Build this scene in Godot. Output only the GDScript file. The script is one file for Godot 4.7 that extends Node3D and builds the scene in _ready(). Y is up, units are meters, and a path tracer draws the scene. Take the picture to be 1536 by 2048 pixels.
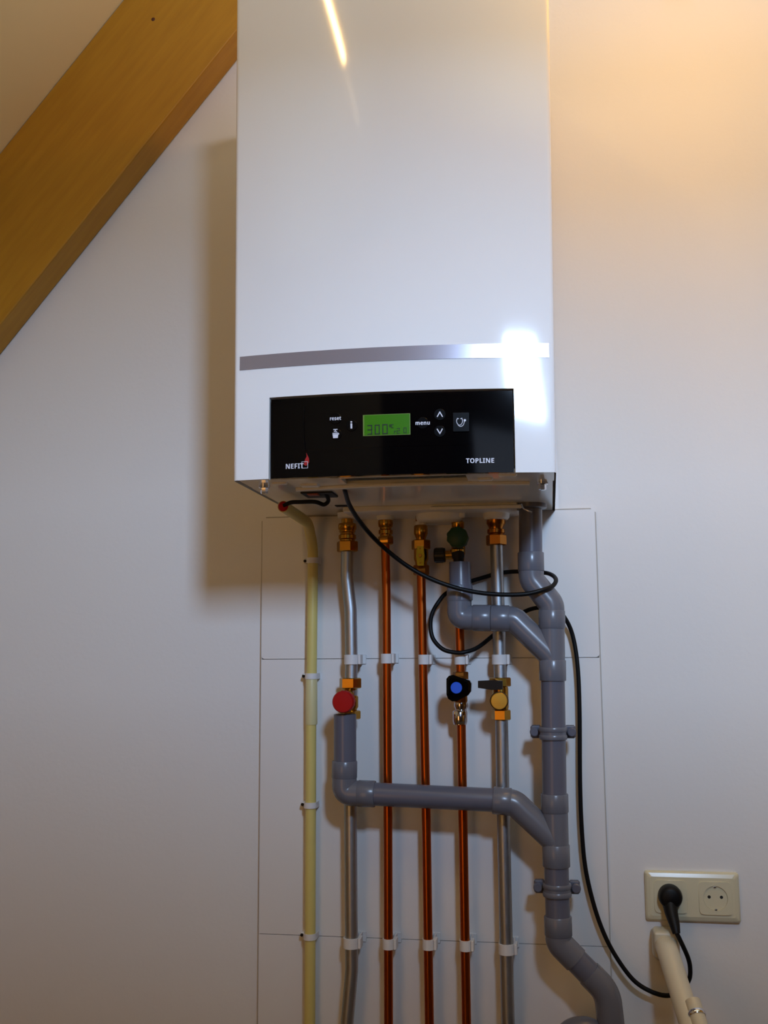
extends Node3D
# A wall-hung boiler and its pipes in an attic. Metres, y up; the gable wall is the plane z = 0 and the room lies in front of it.

# ------------------------------------------------------------------ mesh builder
class MB:
	var v := PackedVector3Array()
	var n := PackedVector3Array()
	var xf := Transform3D()

	func tri(a: Vector3, b: Vector3, c: Vector3, na: Vector3, nb: Vector3, nc: Vector3) -> void:
		if (b - a).cross(c - a).length_squared() < 1e-20:
			return
		if (c - a).cross(b - a).dot(na + nb + nc) < 0.0:
			var t := b; b = c; c = t
			var u := nb; nb = nc; nc = u
		for p in [a, b, c]:
			v.append(xf * p)
		for q in [na, nb, nc]:
			n.append((xf.basis * q).normalized())

	func quad(a: Vector3, b: Vector3, c: Vector3, d: Vector3, na: Vector3, nb: Vector3, nc: Vector3, nd: Vector3) -> void:
		tri(a, b, c, na, nb, nc)
		tri(a, c, d, na, nc, nd)

	func face(a: Vector3, b: Vector3, c: Vector3, d: Vector3, m: Vector3) -> void:
		quad(a, b, c, d, m, m, m, m)

	func box(c: Vector3, s: Vector3, bev := 0.001) -> void:
		var h := s * 0.5
		var b: float = minf(bev, minf(h.x, minf(h.y, h.z)) * 0.9)
		var k := h - Vector3(b, b, b)
		for ax in 3:
			var u := (ax + 1) % 3
			var w := (ax + 2) % 3
			for sg in [-1.0, 1.0]:
				var m := Vector3.ZERO; m[ax] = sg
				var q: Array = []
				for e in [[-1, -1], [1, -1], [1, 1], [-1, 1]]:
					var p := Vector3.ZERO
					p[ax] = sg * h[ax]; p[u] = e[0] * k[u]; p[w] = e[1] * k[w]
					q.append(c + p)
				face(q[0], q[1], q[2], q[3], m)
			for s1 in [-1.0, 1.0]:
				for s2 in [-1.0, 1.0]:
					var m1 := Vector3.ZERO; m1[u] = s1
					var m2 := Vector3.ZERO; m2[w] = s2
					var e: Array = []
					for t in [-1.0, 1.0]:
						var p := Vector3.ZERO; p[ax] = t * k[ax]; p[u] = s1 * h[u]; p[w] = s2 * k[w]
						var p2 := Vector3.ZERO; p2[ax] = t * k[ax]; p2[u] = s1 * k[u]; p2[w] = s2 * h[w]
						e.append(c + p); e.append(c + p2)
					quad(e[0], e[2], e[3], e[1], m1, m1, m2, m2)
		for sx in [-1.0, 1.0]:
			for sy in [-1.0, 1.0]:
				for sz in [-1.0, 1.0]:
					tri(c + Vector3(sx * h.x, sy * k.y, sz * k.z), c + Vector3(sx * k.x, sy * h.y, sz * k.z), c + Vector3(sx * k.x, sy * k.y, sz * h.z), Vector3(sx, 0, 0), Vector3(0, sy, 0), Vector3(0, 0, sz))

	# revolve (along, radius) pairs about an axis; creases stay sharp
	func lathe(o: Vector3, axis: Vector3, prof: Array, seg := 32, flat := false, spin := 0.0) -> void:
		var a := axis.normalized()
		var u := a.cross(Vector3(0, 0, 1) if absf(a.z) < 0.9 else Vector3(0, 1, 0)).normalized()
		var w := a.cross(u)
		var sn: Array = []
		for i in prof.size() - 1:
			var d: Vector2 = prof[i + 1] - prof[i]
			sn.append(Vector2(-d.y, d.x).normalized())
		for i in prof.size() - 1:
			var p0: Vector2 = prof[i]
			var p1: Vector2 = prof[i + 1]
			var m0: Vector2 = sn[i]
			var m1: Vector2 = sn[i]
			if i > 0 and m0.dot(sn[i - 1]) > 0.72: m0 = (m0 + sn[i - 1]).normalized()
			if i < sn.size() - 1 and m1.dot(sn[i + 1]) > 0.72: m1 = (m1 + sn[i + 1]).normalized()
			for k in seg:
				var t0 := TAU * k / seg + spin
				var t1 := TAU * (k + 1) / seg + spin
				var r0 := u * cos(t0) + w * sin(t0)
				var r1 := u * cos(t1) + w * sin(t1)
				var q0 := r0
				var q1 := r1
				if flat:
					q0 = (r0 + r1).normalized(); q1 = q0
				quad(o + a * p0.x + r0 * p0.y, o + a * p1.x + r0 * p1.y, o + a * p1.x + r1 * p1.y, o + a * p0.x + r1 * p0.y,
					a * m0.x + q0 * m0.y, a * m1.x + q0 * m1.y, a * m1.x + q1 * m1.y, a * m0.x + q1 * m0.y)

	# a closed drum with eased rims
	func drum(o: Vector3, axis: Vector3, t0: float, t1: float, r: float, seg := 32, ease_ := 0.001, flat := false, spin := 0.0) -> void:
		lathe(o, axis, [Vector2(t0, 0), Vector2(t0, r - ease_), Vector2(t0 + ease_, r), Vector2(t1 - ease_, r), Vector2(t1, r - ease_), Vector2(t1, 0)], seg, flat, spin)

	func tube(pts: Array, r: float, seg := 20, r_end := -1.0) -> void:
		var m := pts.size()
		var fr: Array = []
		var t: Vector3 = (pts[1] - pts[0]).normalized()
		var u := t.cross(Vector3(0, 0, 1) if absf(t.z) < 0.9 else Vector3(1, 0, 0)).normalized()
		for i in m:
			var d: Vector3
			if i == 0: d = pts[1] - pts[0]
			elif i == m - 1: d = pts[i] - pts[i - 1]
			else: d = (pts[i + 1] - pts[i]).normalized() + (pts[i] - pts[i - 1]).normalized()
			d = d.normalized()
			u = (u - d * u.dot(d)).normalized()
			fr.append([pts[i], u, d.cross(u), d])
		for i in m - 1:
			var ra := r if r_end < 0.0 else lerpf(r, r_end, float(i) / (m - 1))
			var rb := r if r_end < 0.0 else lerpf(r, r_end, float(i + 1) / (m - 1))
			for k in seg:
				var c0 := cos(TAU * k / seg); var s0 := sin(TAU * k / seg)
				var c1 := cos(TAU * (k + 1) / seg); var s1 := sin(TAU * (k + 1) / seg)
				var n00: Vector3 = fr[i][1] * c0 + fr[i][2] * s0
				var n01: Vector3 = fr[i][1] * c1 + fr[i][2] * s1
				var n10: Vector3 = fr[i + 1][1] * c0 + fr[i + 1][2] * s0
				var n11: Vector3 = fr[i + 1][1] * c1 + fr[i + 1][2] * s1
				quad(fr[i][0] + n00 * ra, fr[i + 1][0] + n10 * rb, fr[i + 1][0] + n11 * rb, fr[i][0] + n01 * ra, n00, n10, n11, n01)
		for e in [[0, -1.0, r], [m - 1, 1.0, r if r_end < 0.0 else r_end]]:
			var f: Array = fr[e[0]]
			for k in seg:
				var a: Vector3 = f[0] + (f[1] * cos(TAU * k / seg) + f[2] * sin(TAU * k / seg)) * e[2]
				var b: Vector3 = f[0] + (f[1] * cos(TAU * (k + 1) / seg) + f[2] * sin(TAU * (k + 1) / seg)) * e[2]
				var q: Vector3 = f[3] * e[1]
				tri(f[0], a, b, q, q, q)

	# extrude a 2D outline (x, y) from z0 to z1
	func prism(poly: PackedVector2Array, z0: float, z1: float, smooth := false) -> void:
		var idx := Geometry2D.triangulate_polygon(poly)
		for i in range(0, idx.size(), 3):
			for e in [[z0, -1.0], [z1, 1.0]]:
				var q := Vector3(0, 0, e[1])
				tri(Vector3(poly[idx[i]].x, poly[idx[i]].y, e[0]), Vector3(poly[idx[i + 1]].x, poly[idx[i + 1]].y, e[0]), Vector3(poly[idx[i + 2]].x, poly[idx[i + 2]].y, e[0]), q, q, q)
		var turn := -1.0 if Geometry2D.is_polygon_clockwise(poly) else 1.0
		var m := poly.size()
		var en: Array = []
		for i in m:
			var d := poly[(i + 1) % m] - poly[i]
			en.append(Vector2(d.y, -d.x).normalized() * turn)
		for i in m:
			var a := poly[i]
			var b := poly[(i + 1) % m]
			var na: Vector2 = en[i]
			var nb: Vector2 = en[i]
			if smooth:
				if na.dot(en[(i + m - 1) % m]) > 0.6: na = (na + en[(i + m - 1) % m]).normalized()
				if nb.dot(en[(i + 1) % m]) > 0.6: nb = (nb + en[(i + 1) % m]).normalized()
			var n0 := Vector3(na.x, na.y, 0)
			var n1 := Vector3(nb.x, nb.y, 0)
			quad(Vector3(a.x, a.y, z0), Vector3(b.x, b.y, z0), Vector3(b.x, b.y, z1), Vector3(a.x, a.y, z1), n0, n1, n1, n0)

	func make(mat: Material) -> ArrayMesh:
		var arr := []
		arr.resize(Mesh.ARRAY_MAX)
		arr[Mesh.ARRAY_VERTEX] = v
		arr[Mesh.ARRAY_NORMAL] = n
		var am := ArrayMesh.new()
		am.add_surface_from_arrays(Mesh.PRIMITIVE_TRIANGLES, arr)
		am.surface_set_material(0, mat)
		return am


func V(x: float, y: float, z: float) -> Vector3:
	return Vector3(x, y, z)


# ------------------------------------------------------------------ scene helpers
func tag(o: Node3D, label: String, category := "", group := "") -> Node3D:
	o.set_meta("label", label)
	if category: o.set_meta("category", category)
	if group: o.set_meta("group", group)
	return o


func thing(called: String, label: String, category: String, at: Vector3, group := "") -> Node3D:
	var o := Node3D.new()
	o.name = called
	add_child(o, true)
	o.position = at
	return tag(o, label, category, group)


# a part whose shape was built in world coordinates under a thing, or under a part (then nothing is shifted)
func part(called: String, mb: MB, mat: Material, parent: Node3D, label := "", local := false) -> MeshInstance3D:
	var o := MeshInstance3D.new()
	o.name = called
	o.mesh = mb.make(mat)
	parent.add_child(o, true)
	if not local and not (parent is MeshInstance3D):
		o.position = -parent.position
	if label: o.set_meta("label", label)
	return o


func struct(called: String, mb: MB, mat: Material, label := "") -> MeshInstance3D:
	var o := MeshInstance3D.new()
	o.name = called
	o.mesh = mb.make(mat)
	add_child(o, true)
	o.set_meta("kind", "structure")
	if label: o.set_meta("label", label)
	return o


# round the corners of a broken line
func bend(pts: Array, rad, steps := 10) -> Array:
	var out: Array = [pts[0]]
	for i in range(1, pts.size() - 1):
		var r: float = rad[i - 1] if rad is Array else rad
		var a: Vector3 = (pts[i - 1] - pts[i]).normalized()
		var b: Vector3 = (pts[i + 1] - pts[i]).normalized()
		var ang := a.angle_to(b)
		var d := minf(r / tan(ang / 2.0), minf((pts[i - 1] - pts[i]).length(), (pts[i + 1] - pts[i]).length()) * 0.49)
		var p: Vector3 = pts[i]
		for k in steps + 1:
			var t := float(k) / steps
			out.append((p + a * d) * (1 - t) * (1 - t) + p * 2.0 * t * (1 - t) + (p + b * d) * t * t)
	out.append(pts[-1])
	return out


# a smooth curve through points
func curve(pts: Array, steps := 6) -> Array:
	var out: Array = []
	for i in pts.size() - 1:
		var p0: Vector3 = pts[maxi(i - 1, 0)]
		var p1: Vector3 = pts[i]
		var p2: Vector3 = pts[i + 1]
		var p3: Vector3 = pts[mini(i + 2, pts.size() - 1)]
		for k in steps:
			out.append(p1.cubic_interpolate(p2, p0, p3, float(k) / steps))
	out.append(pts[-1])
	return out


func rounded(w: float, h: float, r: float, c := Vector2.ZERO, k := 6) -> PackedVector2Array:
	var p := PackedVector2Array()
	for q in 4:
		var o := c + Vector2((w / 2 - r) * (1 if q in [0, 3] else -1), (h / 2 - r) * (1 if q < 2 else -1))
		for i in k + 1:
			var t := PI / 2 * (q + float(i) / k)
			p.append(o + Vector2(cos(t), sin(t)) * r)
	return p


func mat(c: Color, rough := 0.5, metal := 0.0, spec := 0.5) -> StandardMaterial3D:
	var m := StandardMaterial3D.new()
	m.albedo_color = c
	m.roughness = rough
	m.metallic = metal
	m.metallic_specular = spec
	return m


func noise_tex(freq: float, lo: Color, hi: Color, sd: int, size := 256, normal := false, oct := 4) -> NoiseTexture2D:
	var f := FastNoiseLite.new()
	f.noise_type = FastNoiseLite.TYPE_SIMPLEX
	f.frequency = freq
	f.fractal_octaves = oct
	f.seed = sd
	var t := NoiseTexture2D.new()
	t.width = size
	t.height = size
	t.seamless = true
	t.noise = f
	if normal:
		t.as_normal_map = true
		t.bump_strength = 3.0
	else:
		var g := Gradient.new()
		g.set_color(0, lo)
		g.set_color(1, hi)
		t.color_ramp = g
	return t


var M := {}


func materials() -> void:
	var w := mat(Color(0.88, 0.872, 0.862), 0.75, 0.0, 0.3)
	w.uv1_triplanar = true; w.uv1_world_triplanar = true; w.uv1_scale = V(5, 5, 5)
	w.normal_enabled = true; w.normal_texture = noise_tex(0.05, Color.BLACK, Color.WHITE, 3, 256, true); w.normal_scale = 0.05
	M.wall = w
	M.board = mat(Color(0.875, 0.865, 0.855), 0.55)
	M.joint = mat(Color(0.7, 0.68, 0.65), 0.8)
	M.ceiling = mat(Color(0.87, 0.81, 0.64), 0.9)
	var wd := mat(Color(1, 1, 1), 0.55)
	wd.albedo_texture = noise_tex(0.02, Color(0.66, 0.46, 0.07), Color(0.71, 0.51, 0.1), 11, 256, false, 5)
	wd.uv1_triplanar = true; wd.uv1_scale = V(0.9, 9, 9)
	M.wood = wd
	M.dark_wood = mat(Color(0.33, 0.25, 0.19), 0.7)
	var fl := mat(Color(1, 1, 1), 0.5)
	fl.albedo_texture = noise_tex(0.02, Color(0.36, 0.36, 0.38), Color(0.43, 0.43, 0.45), 12, 256, false, 5)
	fl.uv1_triplanar = true; fl.uv1_world_triplanar = true; fl.uv1_scale = V(0.5, 4, 4)
	M.floor = fl
	M.enamel = mat(Color(0.9, 0.9, 0.905), 0.07)
	M.lip = mat(Color(0.94, 0.94, 0.92), 0.35)
	M.under = mat(Color(0.86, 0.86, 0.84), 0.12)
	M.black = mat(Color(0.012, 0.012, 0.018), 0.07, 0.0, 0.36)
	M.black_soft = mat(Color(0.02, 0.02, 0.025), 0.3)
	M.black_key = mat(Color(0.018, 0.018, 0.024), 0.22, 0.0, 0.3)
	M.dark = mat(Color(0.03, 0.028, 0.025), 0.7)
	M.steel_strip = mat(Color(0.66, 0.64, 0.67), 0.25, 0.55)
	M.print = mat(Color(0.82, 0.82, 0.86), 0.5)
	M.red_print = mat(Color(0.6, 0.02, 0.06), 0.5)
	M.lcd = mat(Color(0.2, 0.42, 0.03), 0.25)
	M.lcd.emission_enabled = true; M.lcd.emission = Color(0.2, 0.5, 0.03); M.lcd.emission_energy_multiplier = 0.08
	M.lcd_ink = mat(Color(0.02, 0.06, 0.02), 0.6)
	M.lcd_faint = mat(Color(0.06, 0.17, 0.02), 0.6)
	M.lcd_bezel = mat(Color(0.4, 0.5, 0.22), 0.35)
	M.brass = mat(Color(0.74, 0.55, 0.22), 0.26, 1.0)
	M.bronze = mat(Color(0.68, 0.44, 0.18), 0.28, 1.0)
	M.brass_bright = mat(Color(0.9, 0.71, 0.3), 0.35, 1.0)
	M.copper = mat(Color(0.72, 0.36, 0.14), 0.3, 1.0)
	var gv := mat(Color(0.7, 0.72, 0.74), 0.3, 1.0)
	gv.roughness_texture = noise_tex(0.03, Color(0.36, 0.36, 0.36), Color(0.5, 0.5, 0.5), 21, 256)
	gv.uv1_triplanar = true; gv.uv1_scale = V(12, 12, 12); gv.roughness = 1.0
	M.steel = gv
	M.chrome = mat(Color(0.85, 0.85, 0.87), 0.12, 1.0)
	M.pvc = mat(Color(0.375, 0.38, 0.43), 0.3)
	M.pvc_fit = mat(Color(0.41, 0.415, 0.45), 0.27)
	M.conduit = mat(Color(0.83, 0.76, 0.45), 0.4)
	M.conduit_old = mat(Color(0.82, 0.78, 0.58), 0.4)
	M.clip = mat(Color(0.86, 0.85, 0.84), 0.45)
	M.cable = mat(Color(0.025, 0.025, 0.03), 0.5, 0.0, 0.35)
	M.red = mat(Color(0.66, 0.01, 0.02), 0.5, 0.0, 0.35)
	M.green = mat(Color(0.05, 0.24, 0.1), 0.5)
	M.blue = mat(Color(0.02, 0.35, 0.85), 0.4)
	M.yellow = mat(Color(0.9, 0.82, 0.05), 0.4)
	M.cream = mat(Color(0.83, 0.8, 0.68), 0.14)
	M.cream_tube = mat(Color(0.8, 0.77, 0.68), 0.4)
	M.orange = mat(Color(0.6, 0.22, 0.05), 0.4)
	M.nail = mat(Color(0.1, 0.09, 0.08), 0.4, 0.8)
	M.frame = mat(Color(0.85, 0.85, 0.84), 0.4)
	var gl := mat(Color(1, 1, 1, 0.06), 0.03)
	gl.transparency = BaseMaterial3D.TRANSPARENCY_ALPHA
	M.glass = gl
	var lg := mat(Color(1, 0.9, 0.75), 0.4)
	lg.emission_enabled = true; lg.emission = Color(1.0, 0.72, 0.42); lg.emission_energy_multiplier = 2.0
	M.globe = lg
	var gp := mat(Color(0.9, 0.88, 0.82), 0.6)
	gp.emission_enabled = true; gp.emission = Color(1.0, 0.8, 0.5); gp.emission_energy_multiplier = 0.2
	M.glow_pane = gp
	var sp := mat(Color(1, 0.95, 0.85), 0.4)
	sp.emission_enabled = true; sp.emission = Color(1.0, 0.86, 0.62); sp.emission_energy_multiplier = 4.0
	M.strip = sp
	M.strip_dim = sp.duplicate()
	M.strip_dim.emission_energy_multiplier = 3.0


# ------------------------------------------------------------------ boiler
const BX := -0.298
const BY := 1.595

# the control panel leans back a little towards its foot
var lean := 0.0

func zfront(x: float, y: float) -> float:
	var sag := lerpf(0.0155, 0.0185, clampf(y / 0.16, 0.0, 1.0))
	var t := (x - 0.232) / 0.232
	return 0.42 - 0.014 * x + sag * (1.0 - t * t) - lean * (0.1195 - y)


func nfront(x: float, y: float) -> Vector3:
	var e := 0.002
	return V(-(zfront(x + e, y) - zfront(x - e, y)) / (2 * e), -(zfront(x, y + e) - zfront(x, y - e)) / (2 * e), 1).normalized()


# a patch lying on the bowed front: x0..x1, y0..y1, lifted by `up`, with its own thickness
func front_patch(mb: MB, x0: float, x1: float, y0: float, y1: float, up: float, thick: float, nx := 24, ny := 2) -> void:
	for i in nx:
		var xa := lerpf(x0, x1, float(i) / nx)
		var xb := lerpf(x0, x1, float(i + 1) / nx)
		for j in ny:
			var ya := lerpf(y0, y1, float(j) / ny)
			var yb := lerpf(y0, y1, float(j + 1) / ny)
			mb.quad(V(xa, ya, zfront(xa, ya) + up), V(xb, ya, zfront(xb, ya) + up), V(xb, yb, zfront(xb, yb) + up), V(xa, yb, zfront(xa, yb) + up), nfront(xa, ya), nfront(xb, ya), nfront(xb, yb), nfront(xa, yb))
		for y in [y0, y1]:
			var m := V(0, -1 if y == y0 else 1, 0)
			mb.face(V(xa, y, zfront(xa, y) + up), V(xb, y, zfront(xb, y) + up), V(xb, y, zfront(xb, y) + up - thick), V(xa, y, zfront(xa, y) + up - thick), m)
	for x in [x0, x1]:
		var m2 := V(-1 if x == x0 else 1, 0, 0)
		mb.face(V(x, y0, zfront(x, y0) + up), V(x, y1, zfront(x, y1) + up), V(x, y1, zfront(x, y1) + up - thick), V(x, y0, zfront(x, y0) + up - thick), m2)


func print_at(called: String, shape: MB, x: float, y: float, up: float, m: Material, parent: Node3D) -> MeshInstance3D:
	shape.xf = Transform3D()
	var o := part(called, shape, m, parent, "", true)
	o.transform = Transform3D(Basis.looking_at(-nfront(x, y), Vector3.UP), V(x, y, zfront(x, y) + up))
	return o


func lettering(words: String, x: float, y: float, up: float, high: float, m: Material, parent: Node3D, wide := 1.0, bold := true) -> void:
	var t := TextMesh.new()
	var f := SystemFont.new()
	f.font_names = PackedStringArray(["Droid Sans"])
	f.font_weight = 700 if bold else 400
	t.font = f
	t.text = words
	t.font_size = 64
	t.pixel_size = high / 46.0
	t.depth = 0.0006
	t.material = m
	var o := MeshInstance3D.new()
	o.name = "lettering"
	o.mesh = t
	parent.add_child(o, true)
	o.transform = Transform3D(Basis.looking_at(-nfront(x, y), Vector3.UP).scaled_local(V(wide, 1, 1)), V(x, y, zfront(x, y) + up))


func strokes(lines: Array, r: float) -> MB:
	var mb := MB.new()
	for l in lines:
		for i in l.size() - 1:
			var a: Vector2 = l[i]
			var b: Vector2 = l[i + 1]
			var d := (b - a).normalized() * r
			var s := Vector2(-d.y, d.x)
			mb.prism(PackedVector2Array([a - d - s, b + d - s, b + d + s, a - d + s]), 0.0, 0.0005)
	return mb


func digit(on: String, x: float, y: float, w: float, h: float, r: float) -> MB:
	var seg := {
		"a": [Vector2(0, h), Vector2(w, h)], "g": [Vector2(0, h / 2), Vector2(w, h / 2)], "d": [Vector2(0, 0), Vector2(w, 0)],
		"f": [Vector2(0, h / 2), Vector2(0, h)], "b": [Vector2(w, h / 2), Vector2(w, h)], "e": [Vector2(0, 0), Vector2(0, h / 2)], "c": [Vector2(w, 0), Vector2(w, h / 2)],
	}
	var ls: Array = []
	for k in on:
		ls.append([seg[k][0] + Vector2(x, y), seg[k][1] + Vector2(x, y)])
	return strokes(ls, r)


func boiler() -> void:
	var t := thing("wall_boiler", "white wall-hung boiler with bowed glossy front and black control panel", "boiler", V(BX, BY, 0.0))
	t.rotation.z = -0.005
	# --- the casing: sides, bowed front with an opening for the panel, top
	var mb := MB.new()
	var top := 0.776
	var px0 := 0.0545
	var px1 := 0.4068
	var py := 0.1195
	var ys: Array = [0.0, 0.03, 0.06, 0.09, py, 0.15, 0.18, 0.24, 0.34, 0.46, 0.58, 0.68, top - 0.012, top - 0.004, top]
	var rr := 0.007
	var rows: Array = []
	for y in ys:
		var xl: float = -0.012 * y
		var xr: float = 0.4625 + 0.009 * y
		var inset := 0.0
		if y > top - 0.013: inset = 0.012 - sqrt(maxf(0.0, 0.012 * 0.012 - pow(y - (top - 0.012), 2)))
		var sec: Array = []       # [point, normal, is_front]
		sec.append([V(xl + inset, y, 0.004), V(-1, 0, 0), 0])
		sec.append([V(xl + inset, y, zfront(xl, y) - rr - inset), V(-1, 0, 0), 0])
		for k in range(1, 5):
			var a := PI / 2 * k / 5
			sec.append([V(xl + inset + rr * (1 - cos(a)), y, zfront(xl + rr, y) - inset - rr * (1 - sin(a))), V(-cos(a), 0, sin(a)), 0])
		var xs: Array = []
		for k in 7: xs.append(lerpf(xl + rr + inset, px0, k / 6.0))
		for k in range(1, 33): xs.append(lerpf(px0, px1, k / 32.0))
		for k in range(1, 7): xs.append(lerpf(px1, xr - rr - inset, k / 6.0))
		for x in xs:
			sec.append([V(x, y, zfront(x, y) - inset), nfront(x, y), 1])
		for k in range(4, 0, -1):
			var a := PI / 2 * k / 5
			sec.append([V(xr - inset - rr * (1 - cos(a)), y, zfront(xr - rr, y) - inset - rr * (1 - sin(a))), V(cos(a), 0, sin(a)), 0])
		sec.append([V(xr - inset, y, zfront(xr, y) - rr - inset), V(1, 0, 0), 0])
		sec.append([V(xr - inset, y, 0.004), V(1, 0, 0), 0])
		if y > top - 0.011:
			for s in sec:
				s[1] = (s[1] + V(0, 1.0 if y < top else 2.5, 0)).normalized()
		rows.append(sec)
	for j in rows.size() - 1:
		for i in rows[0].size() - 1:
			var a: Array = rows[j][i]; var b: Array = rows[j][i + 1]; var c: Array = rows[j + 1][i + 1]; var d: Array = rows[j + 1][i]
			var mid: Vector3 = (a[0] + b[0] + c[0] + d[0]) / 4.0
			if a[2] == 1 and b[2] == 1 and mid.x > px0 and mid.x < px1 and mid.y < py:
				continue
			mb.quad(a[0], b[0], c[0], d[0], a[1], b[1], c[1], d[1])
	var last: Array = rows[-1]
	for i in last.size() - 1:
		mb.tri(V(0.23, top, 0.2), last[i][0], last[i + 1][0], Vector3.UP, Vector3.UP, Vector3.UP)
	mb.face(last[0][0], last[-1][0], V(0.47, 0, 0.004), V(0, 0, 0.004), V(0, 0, -1))
	# the returned edge round the panel opening
	for i in 32:
		var xa := lerpf(px0, px1, i / 32.0)
		var xb := lerpf(px0, px1, (i + 1) / 32.0)
		mb.face(V(xa, py, zfront(xa, py)), V(xb, py, zfront(xb, py)), V(xb, py, zfront(xb, py) - 0.012), V(xa, py, zfront(xa, py) - 0.012), V(0, -1, 0))
	for e in [[px0, 1.0], [px1, -1.0]]:
		mb.face(V(e[0], 0, zfront(e[0], 0)), V(e[0], py, zfront(e[0], py)), V(e[0], py, zfront(e[0], py) - 0.012), V(e[0], 0, zfront(e[0], 0) - 0.012), V(e[1], 0, 0))
	part("casing", mb, M.enamel, t, "", true)

	# --- strip
	mb = MB.new()
	front_patch(mb, 0.0075, 0.4565, 0.1637, 0.1842, 0.0008, 0.0012, 40, 1)
	part("steel_strip", mb, M.steel_strip, t, "brushed steel strip across the front", true)

	# --- control panel
	lean = 0.034
	mb = MB.new()
	front_patch(mb, px0 + 0.0022, px1 - 0.0022, 0.0012, py - 0.003, -0.0015, 0.008, 40, 6)
	var cp := part("control_panel", mb, M.black, t, "glossy black control panel", true)
	mb = MB.new()
	front_patch(mb, 0.109, 0.348, 0.0405, 0.1085, -0.0008, 0.0012, 30, 3)
	part("button_plate", mb, M.black, cp, "", true)
	# slim raised ridge that curves down the left of the button plate
	mb = MB.new()
	var ridge: Array = []
	for k in 13:
		var s := k / 12.0
		var rx := 0.1075 - 0.0022 * sin(PI * s) + 0.0015 * s
		var ry := lerpf(0.104, 0.0365, s)
		ridge.append(V(rx, ry, zfront(rx, ry) - 0.0007))
	mb.tube(ridge, 0.0009, 8)
	part("ridge", mb, M.black, cp, "", true)
	# display
	mb = MB.new()
	front_patch(mb, 0.1935, 0.2612, 0.0568, 0.087, -0.0002, 0.001, 10, 1)
	part("display_bezel", mb, M.lcd_bezel, cp, "", true)
	mb = MB.new()
	front_patch(mb, 0.1955, 0.2602, 0.0577, 0.0862, 0.0002, 0.001, 10, 1)
	var ds := part("display_screen", mb, M.lcd, t, "lit green display showing 300", true)
	var dy := 0.0592
	print_at("digit", digit("abgcd", 0, 0, 0.0054, 0.0124, 0.00065), 0.2008, dy, 0.0003, M.lcd_ink, ds)
	print_at("digit", digit("abcdef", 0, 0, 0.0058, 0.0124, 0.00065), 0.2113, dy, 0.0003, M.lcd_ink, ds)
	print_at("digit", digit("abcdef", 0, 0, 0.0062, 0.0128, 0.00065), 0.2222, dy, 0.0003, M.lcd_ink, ds)
	print_at("degree_sign", digit("abfgdc", 0, 0, 0.0016, 0.003, 0.00035), 0.2318, dy + 0.0094, 0.0003, M.lcd_ink, ds)
	print_at("digit", digit("adef", 0, 0, 0.0022, 0.0045, 0.0004), 0.2348, dy + 0.008, 0.0003, M.lcd_ink, ds)
	print_at("digit", digit("eg", 0, 0, 0.0024, 0.006, 0.0004), 0.2385, dy, 0.0003, M.lcd_faint, ds)
	print_at("digit", digit("abged", 0, 0, 0.0034, 0.0068, 0.0004), 0.2425, dy, 0.0003, M.lcd_faint, ds)
	print_at("digit", digit("abcdef", 0, 0, 0.0034, 0.007, 0.0004), 0.252, dy + 0.0004, 0.0003, M.lcd_faint, ds)
	# round buttons with their prints
	for b in [[0.1537, 0.0837], [0.1537, 0.0611], [0.177, 0.0727], [0.2788, 0.0726], [0.303, 0.084], [0.3026, 0.0603]]:
		mb = MB.new()
		mb.drum(V(0, 0, 0), V(0, 0, 1), -0.001, 0.0008, 0.0084, 28, 0.0006)
		print_at("button", mb, b[0], b[1], -0.0002, M.black_key, cp)
	lettering("reset", 0.1537, 0.0837, 0.0008, 0.0052, M.print, cp, 0.95)
	lettering("i", 0.177, 0.0727, 0.0008, 0.0098, M.print, cp, 1.25)
	lettering("menu", 0.2788, 0.0726, 0.0008, 0.0056, M.print, cp, 0.98)
	print_at("up_arrow", strokes([[Vector2(-0.0034, -0.0028), Vector2(0.0002, 0.0034), Vector2(0.0036, -0.0028)]], 0.0007), 0.303, 0.084, 0.0008, M.print, cp)
	print_at("down_arrow", strokes([[Vector2(-0.0034, 0.0028), Vector2(0.0002, -0.0034), Vector2(0.0036, 0.0028)]], 0.0007), 0.3026, 0.0603, 0.0008, M.print, cp)
	# tap-over-basin mark
	mb = strokes([[Vector2(-0.0024, 0.0066), Vector2(0.0024, 0.0066)], [Vector2(0, 0.0066), Vector2(0, 0.0036)], [Vector2(-0.0016, 0.0040), Vector2(0.0018, 0.0034)], [Vector2(-0.0036, 0.0012), Vector2(0.0036, 0.0012)]], 0.0006)
	mb.prism(PackedVector2Array([Vector2(-0.0042, 0), Vector2(0.0042, 0), Vector2(0.0034, -0.0058), Vector2(-0.0034, -0.0058)]), 0, 0.0005)
	mb.prism(PackedVector2Array([Vector2(0.0042, 0.0014), Vector2(0.0056, 0.0004), Vector2(0.0050, -0.0012), Vector2(0.0040, -0.0004)]), 0, 0.0005)
	print_at("tap_mark", mb, 0.1537, 0.0611, 0.0008, M.print, cp)
	# service key with its stethoscope mark
	mb = MB.new()
	mb.box(V(0, 0, 0), V(0.0232, 0.0275, 0.0024), 0.0007)
	print_at("service_button", mb, 0.3325, 0.0725, 0.0004, M.black_key, cp)
	var ear: Array = []
	for k in 13:
		var a := PI * (1.0 + k / 12.0)
		ear.append(Vector2(cos(a) * 0.0042 - 0.0012, sin(a) * 0.0062 + 0.0018))
	var tb: Array = []
	for k in 11:
		var a := PI * (1.12 + 0.86 * k / 10.0)
		tb.append(Vector2(cos(a) * 0.0050 + 0.0004, sin(a) * 0.0072 + 0.0008))
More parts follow.
